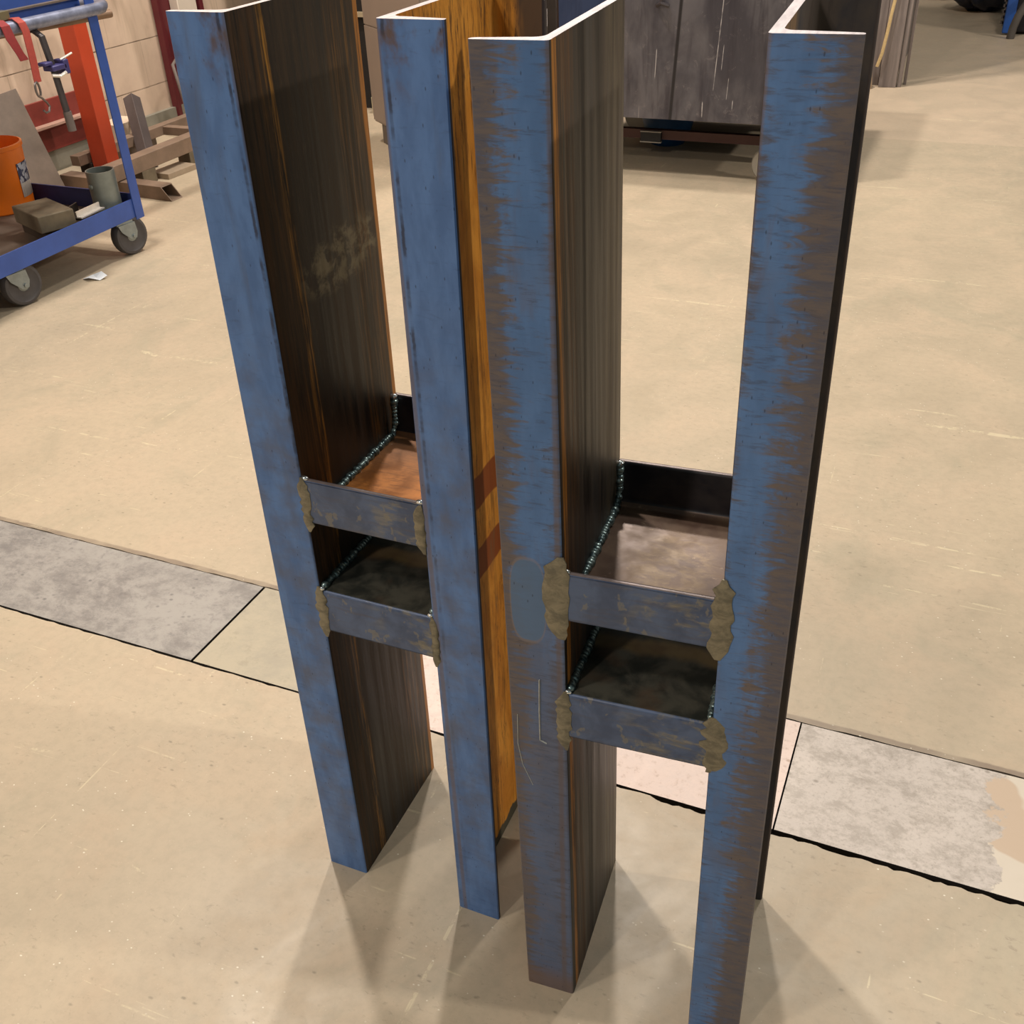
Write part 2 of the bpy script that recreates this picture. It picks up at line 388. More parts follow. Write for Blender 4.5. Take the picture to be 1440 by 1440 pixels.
def cprofile(sg, ext=1):
    """C channel outline, web outer face on x=0, opening towards sg*x"""
    p = []
    R = .0045
    for k in range(5):
        a = math.pi / 2 * k / 4
        p.append((R - R * math.cos(a) if False else R * (1 - math.sin(math.pi / 2 - a) if False else 1 - math.cos(a)), 0)) if False else None
    # outer front corner (rounded a little)
    def arc(cx, cy, r, a0, a1, n=4): return [(cx + r * math.cos(math.radians(a0 + (a1 - a0) * i / n)), cy + r * math.sin(math.radians(a0 + (a1 - a0) * i / n))) for i in range(n + 1)]
    q = arc(.003, .003, .003, 180, 270, 3)
    q += [(fl - .0012, 0), (fl, .0012), (fl, T0 - .003)]
    q += arc(fl - .003, T0 - .003 + .0004, .003, 0, 80, 3)
    q += arc(TW + .009, T1 + .009 - .001, .009, 280, 180, 6)[0:]
    half = q
    back = [(x, d - y) for x, y in half[::-1]]
    return [(sg * x, y) for x, y in half + back]

def column(parent, name, sg, x0, top, lean, yaw, mats, label=None):
    """mats: flange outer, web outer, inner, cut"""
    pr = cprofile(sg)
    mb = MB(); mb.prism(pr, 0, top, 2, 0, segs=24)
    for f in mb.bm.faces: f.normal_update()
    bmesh.ops.recalc_face_normals(mb.bm, faces=mb.bm.faces)
    for f in mb.bm.faces:
        c = f.calc_center_median(); nn = f.normal
        if abs(nn.z) > .9: f.material_index = 3
        elif abs(c.x) < .0006 : f.material_index = 1
        elif c.y < .003 and nn.y < -.3 or c.y > d - .003 and nn.y > .3 : f.material_index = 0
        elif abs(c.x) < .003 and (c.y < .003 or c.y > d - .003): f.material_index = 0
        elif abs(c.x) > fl - .0035: f.material_index = 4
        else: f.material_index = 2
    o = mb.build(name, [mats[0], mats[1], mats[2], CUT, EDGE], parent, smooth=30)
    # columns are not perfectly plumb: shear by the measured lean
    for v in o.data.vertices:
        k = 1 - v.co.z / H
        v.co.x += lean[0] * k; v.co.y += lean[1] * k
    o.location = (x0, 0, 0); o.rotation_euler = (0, 0, yaw)
    if label: o['label'] = label
    return o

def cb_mat(name, seed, kind):
    n = N(name, .4, .2, .45)
    x, y, z = n.xyz()
    sx = n.noise((14, 60, 150), 5, .7, .3, (seed, 0, 0)); bg = n.noise((30, 30, 30), 4, .6, .4, (seed, 2, 2))
    if kind == 'front':
        c = n.mix(n.ss(bg, .35, .65), srgb(66, 80, 108), srgb(86, 102, 132))
        c = n.mix(n.ss(sx, .5, .7, 0, .5), c, srgb(84, 80, 86))
        ol = n.ma('MULTIPLY', n.ss(n.noise((28, 26, 60), 5, .6, .3, (seed, 6, 1)), .48, .62), n.ss(x, .03, .13, .0, 1))
        c = n.mix(n.ma('MULTIPLY', ol, .85), c, n.mix(n.ss(n.noise((30, 30, 260), 3), .4, .6), srgb(112, 108, 96), srgb(142, 134, 110)))
        c = n.mix(n.ma('MULTIPLY', n.ss(n.noise((60, 60, 40), 3, .6, 0, (seed, 3, 9)), .6, .64), .5), c, srgb(132, 126, 108))
    elif kind == 'rust':
        c = n.mix(n.ss(bg, .35, .65), srgb(160, 100, 50), srgb(206, 132, 62))
        c = n.mix(n.ss(n.noise((30, 260, 20), 5, .7, .2, (seed, 0, 0)), .5, .68, 0, .6), c, srgb(120, 78, 44))
        c = n.mix(n.ma('MULTIPLY', n.ss(y, .09, .17), .65), c, srgb(146, 110, 86))
    elif kind == 'brown':
        c = n.mix(n.ss(bg, .35, .65), srgb(88, 66, 54), srgb(106, 84, 66))
        dx = n.ma('SUBTRACT', x, .082); dy = n.ma('SUBTRACT', y, .10)
        rr = n.ma('ADD', n.ma('MULTIPLY', n.ma('MULTIPLY', dx, dx), 420), n.ma('MULTIPLY', n.ma('MULTIPLY', dy, dy), 230))
        m = n.ma('MULTIPLY', n.ss(rr, .15, 1.0, 1, 0), n.ss(n.noise((50, 90, 30), 5, .7, .5), .36, .64))
        c = n.mix(m, c, srgb(126, 104, 76))
        c = n.mix(n.ss(n.noise((90, 160, 30), 5, .75, .2, (3, 3, 3)), .6, .72, 0, .5), c, srgb(176, 152, 122))
    elif kind == 'low':
        c = n.mix(n.ss(bg, .35, .65), srgb(50, 52, 48), srgb(86, 84, 74))
        yy = n.ma('ADD', y, n.ma('MULTIPLY', n.ma('SUBTRACT', n.noise((14, 5, 5), 4, .6, 0, (seed, 1, 1)), .5), .04))
        c = n.mix(n.ma('MULTIPLY', n.band(yy, .085, .004, .012), .6), c, srgb(140, 116, 74))
        c = n.mix(n.ss(n.noise((20, 20, 20), 3, .5, 0, (seed, 8, 8)), .52, .7, 0, .6), c, srgb(96, 74, 56))
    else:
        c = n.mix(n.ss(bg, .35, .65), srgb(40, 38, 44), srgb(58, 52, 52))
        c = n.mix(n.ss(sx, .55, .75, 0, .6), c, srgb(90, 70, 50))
    return n.out(c, n.ss(bg, .3, .7, .3, .5), n.ma('ADD', sx, bg), .15, .0006)

def crossbar(parent, up, xl, xr, zlo, zhi, mats, y0=0.0003):
    """channel lying between the columns. up: flanges upwards (web at the bottom)"""
    hgt = zhi - zlo
    def arc(cx, cy, r, a0, a1, n=4): return [(cx + r * math.cos(math.radians(a0 + (a1 - a0) * i / n)), cy + r * math.sin(math.radians(a0 + (a1 - a0) * i / n))) for i in range(n + 1)]
    # (y, z) section with web at z=0, legs to z=hgt
    q = arc(.004, .004, .004, 270, 180, 4)
    q += [(0, hgt - .0015)] + arc(.002, hgt - .002, .002, 180, 90, 2) + arc(T0 - .003, hgt - .003, .003, 90, 0, 3)
    q += arc(T1 + .008, TW + .008, .008, 180, 270, 5)
    full = q + [(d - a, z) for a, z in q[::-1]]
    if not up: full = [(a, hgt - z) for a, z in full]
    mb = MB(); mb.prism(full, xl, xr, 0, 0, segs=6)
    bmesh.ops.recalc_face_normals(mb.bm, faces=mb.bm.faces)
    for f in mb.bm.faces:
        c = f.calc_center_median(); nn = f.normal
        if nn.y < -.5 and c.y < .004: f.material_index = 0
        elif nn.z > .5 and ((up and c.z < hgt * .5) or (not up)) and .003 < c.y < d - .003: f.material_index = 1
        elif nn.y < -.3 and c.y > d * .6: f.material_index = 2
        elif nn.z > .5 and up: f.material_index = 3
        else: f.material_index = 2
    rim = mats[3]
    return mb.build('crossbar', [mats[0], mats[1], mats[2], rim], parent, smooth=40, loc=(0, y0, zlo))

WELD = N('weld_bead_metal', .3, .7, .6)
WELD = WELD.out(WELD.mix(WELD.ss(WELD.noise((160, 160, 160), 3), .35, .65), srgb(70, 92, 98), srgb(150, 170, 168)), bump=WELD.noise((400, 400, 400), 3), bs=.4, bd=.0006)
SPAT = plain('bright_weld_spatter', (235, 240, 240), .15, .9, .1, 60)
GRIND = N('ground_weld_metal', .45, .35, .5)
GRIND = GRIND.out(GRIND.mix(GRIND.ss(GRIND.noise((60, 60, 90), 5, .7, .4), .35, .65), srgb(102, 98, 84), srgb(138, 131, 110)), bump=GRIND.noise((90, 90, 140), 4), bs=.35, bd=.0012)
RIM = plain('dull_rolled_edge', (128, 116, 114), .4, .4, .25, 70)

def bead(parent, path, r=.0042, step=.0042, name='weld_bead'):
    mb = MB(); pts = [Vector(p) for p in path]
    for a, c in zip(pts, pts[1:]):
        L = (c - a).length; n_ = max(1, int(L / step))
        for i in range(n_):
            p = a.lerp(c, (i + .5) / n_); k = random.uniform(.8, 1.2)
            p = p + Vector([random.uniform(-.0005, .0005) for _ in range(3)])
            mb.blob(p, (r * k, r * k, r * k * .95), 0, 2, .05)
    return mb.build(name, WELD, parent, smooth=60)
def ground_weld(parent, cx, w0, prof, y=-.0002):
    """irregular flat blob on the front face. prof: list of (z, left, right)"""
    mb = MB(); n_ = len(prof); M_ = 5; grid = []
    for i, (z, l, r) in enumerate(prof):
        row = []
        for k in range(M_ + 1):
            t = k / M_; x = l + (r - l) * t
            edge = min(1, 2.2 * min(t, 1 - t) * 2) * min(1, 2.5 * min(i + .3, n_ - .7 - i) / n_ * 2)
            row.append(mb.bm.verts.new((cx + x, y - .0014 * max(0, edge) * random.uniform(.7, 1.2), z)))
        grid.append(row)
    bk = [[mb.bm.verts.new((v.co.x, y + .0012, v.co.z)) for v in (row[0], row[-1])] for row in grid]
    for i in range(n_ - 1):
        for k in range(M_): mb.face([grid[i][k], grid[i][k + 1], grid[i + 1][k + 1], grid[i + 1][k]])
        mb.face([grid[i][0], grid[i + 1][0], bk[i + 1][0], bk[i][0]]); mb.face([grid[i][-1], bk[i][1], bk[i + 1][1], grid[i + 1][-1]])
        mb.face([bk[i][0], bk[i + 1][0], bk[i + 1][1], bk[i][1]])
    mb.face(grid[0] + [bk[0][1], bk[0][0]]); mb.face(grid[-1][::-1] + [bk[-1][0], bk[-1][1]])
    return mb.build('ground_weld', GRIND, parent, smooth=60)
def rprof(za, zb, l, r, n_=14, amp=.003, taper=(0, 0)):
    out = []
    for i in range(n_):
        t = i / (n_ - 1); z = za + (zb - za) * t
        e = min(1, t * 5 + .25, (1 - t) * 5 + .25)
        out.append((z, l * e + random.uniform(-amp, amp) * e, r * e + random.uniform(-amp, amp) * e))
    return out

def frame(loc, rz, tops, lean, glean, g, yaws, mL, mR, cbU, cbL, label):
    root = empty('steel_stand', loc, rz, label=label, cat='steel stand', group='welded channel steel stands on the floor')
    cl = column(root, 'channel_column', -1, 0, H + tops[0], lean, yaws[0], mL)
    cr = column(root, 'channel_column', 1, g, H + tops[1], (lean[0] + glean, lean[1]), yaws[1], mR)
    def xl(z): return lean[0] * (1 - z / H)
    def xr(z): return g + (lean[0] + glean) * (1 - z / H)
    yy = lean[1] * (1 - .52 / H)
    cu = crossbar(root, True, xl(z2) - .0005, xr(z2) + .0005, z2, z1, cbU, yy + .0003)
    c2 = crossbar(root, False, xl(z3) - .0005, xr(z3) + .0005, z4, z3, cbL, yy + .0003)
    for side, xf in ((0, xl), (1, xr)):
        sg = 1 if side == 0 else -1; ins = .0022 * sg
        yw = yaws[side]
        def P(z, y): return (xf(z) + ins - math.sin(yw) * y, y + yy, z)
        bead(root, [P(z1 + .001, d - .012), P(z2 + TW + .012, d - .0135), P(z2 + TW + .003, d - .022), P(z2 + TW + .001, .018)], .0043)
        bead(root, [P(z3 + .002, .006), P(z3 + .002, .12)], .0046)
        for pp, rr_ in ((P(z1 + .0005, .003), (.0045, .003, .0024)), (P(z3 + .002, .002), (.0035, .0025, .0025)), (P(z1 + .001, d - .012), (.005, .004, .003))):
            sp = MB(); sp.blob(pp, rr_, 0, 2, .1); sp.build('weld_spatter', SPAT, root, smooth=60)
    return root, xl, xr, yy

# ---- left frame
mAL = [blue_mat('mill_scale_blue_left', 1, 'A'), web_mat('rust_streaked_web_left', 2, [(.047, .0035, .004, (158, 112, 44), .44), (.040, .007, .008, (104, 72, 30), .48), (.165, .012, .02, (96, 66, 30), .46), (.008, .02, .02, (66, 46, 28), .42), (.199, .0035, .003, (160, 104, 44), .3)], True, ((28, 25, 23), (56, 43, 30))),
       inner_mat('inner_left', 2, 'dark')]
mAR = [blue_mat('mill_scale_blue_middle', 5, 'A'), web_mat('web_outer_middle', 7, [(.05, .01, .01, (110, 76, 34), .45)]), inner_mat('orange_rust_inner', 3, 'orange')]
cbf = cb_mat('crossbar_scale_left', 1, 'front')
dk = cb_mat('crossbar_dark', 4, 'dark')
A, xlA, xrA, yyA = frame((0, 0, 0), 0, (.0007, -.0008), (-.0118, 0), .002, .1343, (.0034, .0028), mAL, mAR,
          [cbf, cb_mat('crossbar_rust_web', 2, 'rust'), dk, RIM], [cb_mat('crossbar_scale_left_low', 9, 'front'), cb_mat('crossbar_low_left', 6, 'low'), dk, RIM],
          'left H-shaped welded steel stand with smooth blue faces and orange rust inside')
# ---- right frame
mBL = [blue_mat('mill_scale_mottled_left', 3, 'BL'), web_mat('brown_streaked_web', 4, [(.010, .0035, .003, (186, 124, 50), .26), (.03, .016, .012, (92, 66, 44), .4), (.17, .02, .02, (86, 76, 60), .4), (.075, .006, .006, (30, 26, 24), .3)], False, ((38, 37, 36), (76, 66, 58))),
       inner_mat('inner_half_rust', 5, 'half')]
mBR = [blue_mat('mill_scale_mottled_right', 8, 'BR'), web_mat('web_outer_right', 9, [(.05, .01, .01, (90, 66, 44), .45)]), inner_mat('inner_dark_right', 6, 'dark')]
B, xlB, xrB, yyB = frame((.2919, -.0536, 0), .0671, (-.0028, .0034), (.0108, -.0063), -.0011, .1374, (.0012, -.0019), mBL, mBR,
          [cb_mat('crossbar_scale_right', 3, 'front'), cb_mat('crossbar_brown_web', 5, 'brown'), dk, RIM], [cb_mat('crossbar_scale_right_low', 12, 'front'), cb_mat('crossbar_low_right', 16, 'low'), dk, RIM],
          'right H-shaped welded steel stand, nearer the camera, with brown-mottled blue faces')
# ground flush welds on the front faces
def gw(root, xf, yy, za, zb, l, r, amp=.0022):
    o = ground_weld(root, xf((za + zb) / 2), 0, rprof(za, zb, l, r, 16, amp)); o.location.y = yy; return o
gw(A, xlA, yyA, .556, .622, -.005, .006); gw(A, xrA, yyA, .560, .618, -.009, .002, .0012)
gw(A, xlA, yyA, .414, .484, -.007, .006); gw(A, xrA, yyA, .412, .480, -.003, .006, .001)
gw(B, xlB, yyB, .545, .636, -.0175, .0045, .002); gw(B, xrB, yyB, .556, .642, -.008, .010, .0025)
gw(B, xlB, yyB, .405, .482, -.010, .004, .0018); gw(B, xrB, yyB, .418, .488, -.007, .014, .004)
# chalk strokes on the right frame
CH = plain('chalk', (190, 192, 186), .9, 0, .3, 200)
for pts_, r0 in (([(-.0235, -.0009, .491), (-.0245, -.0009, .45), (-.0247, -.0009, .412), (-.018, -.0009, .409)], .0011),
                ([(-.047, -.0009, .44), (-.048, -.0009, .40), (-.044, -.0009, .372), (-.034, -.0009, .345)], .0007)):
    cm = MB(); cm.tube(pts_, r0, 6, flat=(1, .6)); o = cm.build('chalk_mark', CH, B); o.location.y = yyB; o.location.x = .004

# ================================================================ BLUE CART
BL = plain('blue_enamel', (60, 92, 172), .4, 0, .22, 7)
BLD = plain('blue_enamel_dull', (44, 58, 120), .55, 0, .3, 9)
GAL = plain('galvanised_steel', (150, 158, 158), .38, .5, .25, 30)
HND = plain('worn_pale_blue_pipe', (150, 156, 180), .35, .4, .45, 22)
RUB = plain('grey_rubber', (84, 80, 80), .7, 0, .2, 20)
DUST = plain('dusty_steel_deck', (118, 104, 92), .65, .1, .25, 9)
cart = empty('workshop_cart', (-2.35, 1.4, 0), label='blue steel shop cart on castors with orange bucket, at the left edge', cat='cart')
def CP(mb, name, m, **k):
    o = mb.build(name, m, cart, **k); o.location = (2.35, -1.4, 0); return o
X0, X1, Y0, Y1 = -2.72, -1.98, .86, 1.957
for xa, sa in ((X1, -1), (X0, 1)):
    b = MB(); b.prism([(xa, .116), (xa, .176), (xa + sa * .005, .176), (xa + sa * .005, .121), (xa + sa * .05, .121), (xa + sa * .05, .116)], Y0 + .001, Y1 - .001, 1)
    CP(b, 'side_rail', BL, bevel=.001)
for ya in (Y1 - .02, Y0 + .002):
    b = MB(); b.box((X0 + .006, ya, .118), (X1 - .006, ya + .006, .19)); CP(b, 'end_rail', BLD)
b = MB(); b.box((X0 + .006, Y0 + .006, .1215), (X1 - .006, Y1 - .021, .128)); CP(b, 'lower_deck', DUST)
for (px, py) in ((X1, Y1), (X0, Y1), (X1, Y0), (X0, Y0)):
    sx = -1 if px == X1 else 1; sy = -1 if py == Y1 else 1
    qx, qy = px - sx * .004, py - sy * .004
    b = MB(); b.prism([(qx, qy), (qx, qy + sy * .038), (qx + sx * .0038, qy + sy * .038), (qx + sx * .0038, qy + sy * .0038), (qx + sx * .036, qy + sy * .0038), (qx + sx * .036, qy)], .108, .775)
    CP(b, 'corner_post', BL)
b = MB(); b.box((X0, Y0 + .02, .775), (X1 - .02, Y1 - .01, .78)); CP(b, 'upper_deck', DUST)
b = MB(); b.prism([(X1 - .045, .74), (X1 - .04, .74), (X1 - .04, .86), (X1 - .045, .86)], Y0, Y1 - .01, 1); CP(b, 'upper_side_panel', BL)
b = MB(); hp = [(X1 + .008, y, .742) for y in (Y0, 1.2, 1.6, 1.95)] + [(X1 + .006, 1.985, .744), (X1 - .008, 2.005, .746), (X1 - .035, 2.012, .747), (X1 - .4, 2.012, .747)]
b.tube(hp, .0175, 14); CP(b, 'push_handle', HND, smooth=60)
def castor(x, y, rot, label=None):
    c = MB(); Rw = .0635
    c.prism([(-.032, -.022), (.032, -.022), (.032, .022), (-.032, .022)], .108, .1155)
    for s_ in (-1, 1):
        c.prism([(-.036, .108), (.030, .108), (.020, .085), (-.010, .055), (-.033, .055), (-.040, .075)], s_ * .024 - .0015, s_ * .024 + .0015, 1)
    f = c.build('castor_fork', GAL, cart, smooth=30); f.location = (x + 2.35, y - 1.4, 0); f.rotation_euler = (0, 0, rot)
    w_ = MB(); R90 = Matrix.Translation((-.022, 0, Rw)) @ Matrix.Rotation(math.pi / 2, 4, 'X')
    w_.lathe([(.020, -.017), (.046, -.015), (.052, -.019), (.060, -.017), (Rw, -.010), (Rw, .010), (.060, .017), (.052, .019), (.046, .015), (.020, .017)], 40, 0, R90, True)
    o = w_.build('wheel', RUB, f, smooth=40)
    h = MB(); h.lathe([(0.0001, -.022), (.012, -.022), (.020, -.016), (.020, .016), (.012, .022), (.0001, .022)], 20, 0, R90)
    h.lathe([(.0001, -.031), (.006, -.031), (.006, .031), (.0001, .031)], 10, 0, R90)
    h.build('axle_hub', GAL, f, smooth=40)
    return f
castor(-2.005, 1.875, math.radians(-100)); castor(-2.02, 1.405, math.radians(-100)); castor(-2.62, 1.83, 1.2); castor(-2.62, 1.42, 1.4)

# ---- things on the cart
dz = .1283
ORG = plain('orange_plastic', (236, 118, 22), .4, 0, .12, 8)
bk = empty('bucket', (-2.475, 1.84, dz), label='orange plastic bucket standing on the lower deck of the blue cart', cat='bucket')
b = MB(); b.lathe([(.0001, 0), (.098, 0), (.102, .004), (.112, .20), (.116, .202), (.116, .214), (.110, .216), (.108, .20), (.096, .008), (.0001, .008)], 48); b.build('bucket_body', ORG, bk, smooth=40)
b = MB()
for k in range(7):
    a0, a1 = [math.radians(2 + 36 * (k + j) / 7) for j in (0, 1)]
    def q_(a, z): r = .1025 + .05 * z + .0012; return (r * math.cos(a), r * math.sin(a), z)
    v = [b.bm.verts.new(q_(a0, .045)), b.bm.verts.new(q_(a1, .045)), b.bm.verts.new(q_(a1, .155)), b.bm.verts.new(q_(a0, .155))]; b.face(v)
n = N('bucket_label_print', .5); lc = n.mix(n.ss(n.xyz()[2], .09, .092), srgb(232, 222, 212), n.mix(n.ss(n.noise((60, 60, 40), 2), .48, .52), srgb(50, 52, 84), srgb(190, 190, 200)))
lo = b.build('bucket_label', n.out(lc), bk, smooth=60); lo['label'] = 'white and dark blue sticker'
md = lo.modifiers.new('s', 'SOLIDIFY'); md.thickness = .0006; md.offset = 1
BR = plain('oxidised_steel_block', (120, 108, 88), .7, .1, .3, 20)
b = MB(); b.box((-.175, 0, .0), (0, .11, .036))
tag(b.build('dark_steel_block', plain('dark_block_steel', (78, 66, 54), .7, .1, .3, 20), bevel=.002, loc=(-2.05, 1.60, dz), rot=(0, 0, -.38)), 'dark brown steel block underneath the lighter one on the blue cart', 'steel block')
b = MB(); b.box((-.19, 0, 0), (0, .115, .052))
tag(b.build('steel_block', BR, bevel=.003, loc=(-2.035, 1.575, dz + .0365), rot=(0, 0, -.38)), 'rusty olive-brown steel block on top of a darker block on the blue cart', 'steel block')
SIL = plain('bright_aluminium', (232, 226, 218), .3, .5, .1, 30)
b = MB(); b.prism([(-.011, 0), (.011, 0), (.011, .004), (-.007, .004), (-.007, .02), (-.011, .02)], -.055, .055, 1)
tag(b.build('aluminium_angle', SIL, loc=(-2.005, 1.76, .1765), rot=(0, 0, .05)), 'short bright aluminium strip lying on the front rail of the blue cart', 'metal offcut')
b = MB(); b.prism([(-.045, 0), (.045, 0), (.045, .005), (-.040, .005), (-.040, .04), (-.045, .04)], -.03, .03, 1)
tag(b.build('angle_offcut', plain('dark_angle', (70, 62, 56), .5, .3), loc=(-2.115, 1.845, dz), rot=(0, 0, .25)), 'dark steel angle offcut beside the galvanised pipe on the cart', 'metal offcut')
b = MB(); b.lathe([(.045, 0), (.045, .15), (.041, .15), (.041, 0)], 36, 0, None, True)
b.blob((-.01, -.045, .105), (.009, .006, .009), 0, 2)
tag(b.build('galvanised_pipe', plain('dull_galvanised_pipe', (138, 144, 138), .45, .35, .25, 14), loc=(-2.045, 1.882, dz), rot=(0, 0, 0), smooth=40), 'short upright galvanised pipe stub in the corner of the blue cart', 'pipe')
# rods on the upper deck, poking out past the post
b = MB(); b.tube([(-2.2, 1.5, .70), (-2.05, 2.10, .708)], .012, 12)
tag(b.build('steel_rod', plain('brown_rod', (136, 108, 84), .5, .2), smooth=60), 'brown round rod end sticking out past the blue corner post', 'rod')
b = MB(); b.box((-2.24, 1.5, .7805), (-2.18, 2.75, .83)); tag(b.build('steel_flat_bar', plain('pale_bar', (186, 166, 146), .5), bevel=.002), 'long pale bar lying on the upper deck of the blue cart', 'metal bar')

# bar clamp hanging from the handle
cl = empty('bar_clamp', (-1.955, 1.70, .44), label='dark bar clamp with a blue sliding jaw hanging from the cart handle', cat='clamp')
DKS = plain('dark_steel', (74, 68, 70), .45, .3)
def RP(mb, root, name, m, **k):
    o = mb.build(name, m, root, **k); o.location = -Vector(root.location); return o
b = MB(); b.tube([(-1.995, 1.705, .73), (-1.96, 1.708, .705), (-1.95, 1.712, .60), (-1.945, 1.716, .455)], .0115, 10, flat=(1, .7)); RP(b, cl, 'clamp_bar', DKS)
b = MB(); b.tube([(-1.946, 1.715, .50), (-1.945, 1.716, .445)], .0125, 12); RP(b, cl, 'clamp_handle', plain('worn_handle', (110, 100, 96), .6))
b = MB(); b.box((-1.97, 1.69, .615), (-1.93, 1.745, .63)); b.box((-1.97, 1.735, .60), (-1.93, 1.755, .64)); b.box((-1.965, 1.67, .632), (-1.935, 1.70, .642)); RP(b, cl, 'sliding_jaw', plain('blue_violet_paint', (66, 62, 118), .45), bevel=.003)
b = MB(); b.tube([(-1.94, 1.69, .605), (-1.93, 1.71, .600), (-1.93, 1.735, .606)], .005, 8); RP(b, cl, 'jaw_screw', SIL)
b = MB(); b.tube([(-1.94, 1.735, .64), (-1.93, 1.775, .652)], .003, 8); RP(b, cl, 'tommy_bar', SIL)
b = MB(); b.box((-2.005, 1.69, .715), (-1.99, 1.725, .735)); RP(b, cl, 'fixed_jaw', DKS, bevel=.003)

# ratchet strap
RS = plain('red_webbing', (178, 74, 64), .75, 0, .15, 90)
st = empty('ratchet_strap', (-1.95, 1.63, .53), label='red ratchet strap with a steel hook draped over the cart handle', cat='strap')
def ribbon(mb, pts, w, t=.0022, wd=(0, 1, 0)):
    wd = Vector(wd).normalized(); R_ = []
    pts = [Vector(p) for p in pts]
    for i, p in enumerate(pts):
        dd = (pts[min(i + 1, len(pts) - 1)] - pts[max(i - 1, 0)]).normalized(); nn = dd.cross(wd).normalized()
        ww = w[i] if isinstance(w, (list, tuple)) else w
        R_.append([mb.bm.verts.new(p + wd * a * ww / 2 + nn * c * t / 2) for a, c in ((-1, -1), (1, -1), (1, 1), (-1, 1))])
    for a, c in zip(R_, R_[1:]):
        for k in range(4): mb.face([a[k], a[(k + 1) % 4], c[(k + 1) % 4], c[k]])
    mb.face(R_[0][::-1]); mb.face(R_[-1])
b = MB(); ribbon(b, [(-2.0, 1.630, .752), (-1.985, 1.633, .763), (-1.965, 1.637, .764), (-1.950, 1.640, .752), (-1.945, 1.642, .73), (-1.945, 1.640, .66), (-1.945, 1.636, .61), (-1.945, 1.636, .597)], .026)
RP(b, st, 'webbing', RS)
b = MB(); ribbon(b, [(-1.99, 1.575, .764), (-1.965, 1.578, .764), (-1.95, 1.58, .752), (-1.945, 1.583, .72), (-1.945, 1.60, .68), (-1.945, 1.61, .66)], [.03, .03, .03, .032, .026, .03])
RP(b, st, 'strap_tail', plain('dark_red_webbing', (150, 52, 54), .8, 0, .15, 90))
b = MB(); b.tube([(-1.945, 1.628 + .008 * math.cos(a), .597 - .018 + .020 * math.sin(a)) for a in [math.radians(x) for x in range(-60, 250, 20)]] + [(-1.945, 1.634, .555), (-1.945, 1.648, .54), (-1.945, 1.655, .528), (-1.945, 1.648, .515), (-1.945, 1.636, .514), (-1.945, 1.628, .522)], .0032, 8)
RP(b, st, 'hook', SIL if False else plain('hook_steel', (120, 112, 110), .35, .6))
b = MB(); b.box((-2.018, 1.54, .762), (-1.975, 1.63, .785)); RP(b, st, 'ratchet_buckle', plain('buckle_zinc', (150, 140, 110), .35, .6), bevel=.002)

# paper scrap
b = MB()
v = [b.bm.verts.new(p) for p in ((-.035, -.02, .001), (.0, -.028, .012), (.03, -.012, .002), (.04, .012, .010), (.012, .02, .018), (-.02, .012, .006))]
ctr = b.bm.verts.new((.005, -.002, .004))
for i in range(6): b.face([v[i], v[(i + 1) % 6], ctr])
o = b.build('paper_scrap', plain('white_paper', (232, 236, 240), .7, 0, .05), loc=(-1.96, 1.665, .0), smooth=0)
md = o.modifiers.new('s', 'SOLIDIFY'); md.thickness = .0008
tag(o, 'small crumpled white paper scrap on the floor in front of the cart', 'paper scrap')

# ================================================================ BEHIND THE CART
def boxtube(mb, L, wx, wz, t=.004, m0=0, m1=0, mi=0):
    """hollow tube along x from 0 to L, section wx (y) by wz (z); m1 = mitre offset of the bottom at the far end"""
    def ring(a, b_, xe, top):
        return [mb.bm.verts.new((xe if z == 0 + a else xe, y, z)) for y, z in ()]
    def R4(ins, x0, x1):
        ys = (ins, wx - ins); zs = (ins, wz - ins)
        pts = [(ys[0], zs[0]), (ys[1], zs[0]), (ys[1], zs[1]), (ys[0], zs[1])]
        a = [mb.bm.verts.new((x0, y, z)) for y, z in pts]
        e = [mb.bm.verts.new((x1 + m1 * (1 - z / wz), y, z)) for y, z in pts]
        return a, e
    oa, oe = R4(0, 0, L); ia, ie = R4(t, 0, L)
    for k in range(4):
        j = (k + 1) % 4
        mb.face([oa[k], oa[j], oe[j], oe[k]], mi); mb.face([ia[k], ie[k], ie[j], ia[j]], mi)
        mb.face([oe[k], oe[j], ie[j], ie[k]], mi); mb.face([oa[k], ia[k], ia[j], oa[j]], mi)
    return mb
TB = plain('brown_tube_steel', (140, 118, 100), .6, .05, .25, 12)
b = MB(); boxtube(b, .53, .062, .052, .004, 0, .045)
tag(b.build('box_tube', TB, bevel=.001, loc=(-2.825, 2.446, .0), rot=(0, 0, -.055)), 'brown square steel tube with mitred open end lying on the floor behind the cart', 'steel tube')
OR = plain('orange_red_paint', (196, 74, 44), .4, 0, .2, 3)
b = MB(); boxtube(b, 1.25, .070, .078, .004)
o = b.build('orange_column', OR, bevel=.002, loc=(-2.655, 2.545, 0), rot=(0, -math.pi / 2, 0))
tag(o, 'orange-red painted square steel tube standing upright behind the cart', 'steel column')
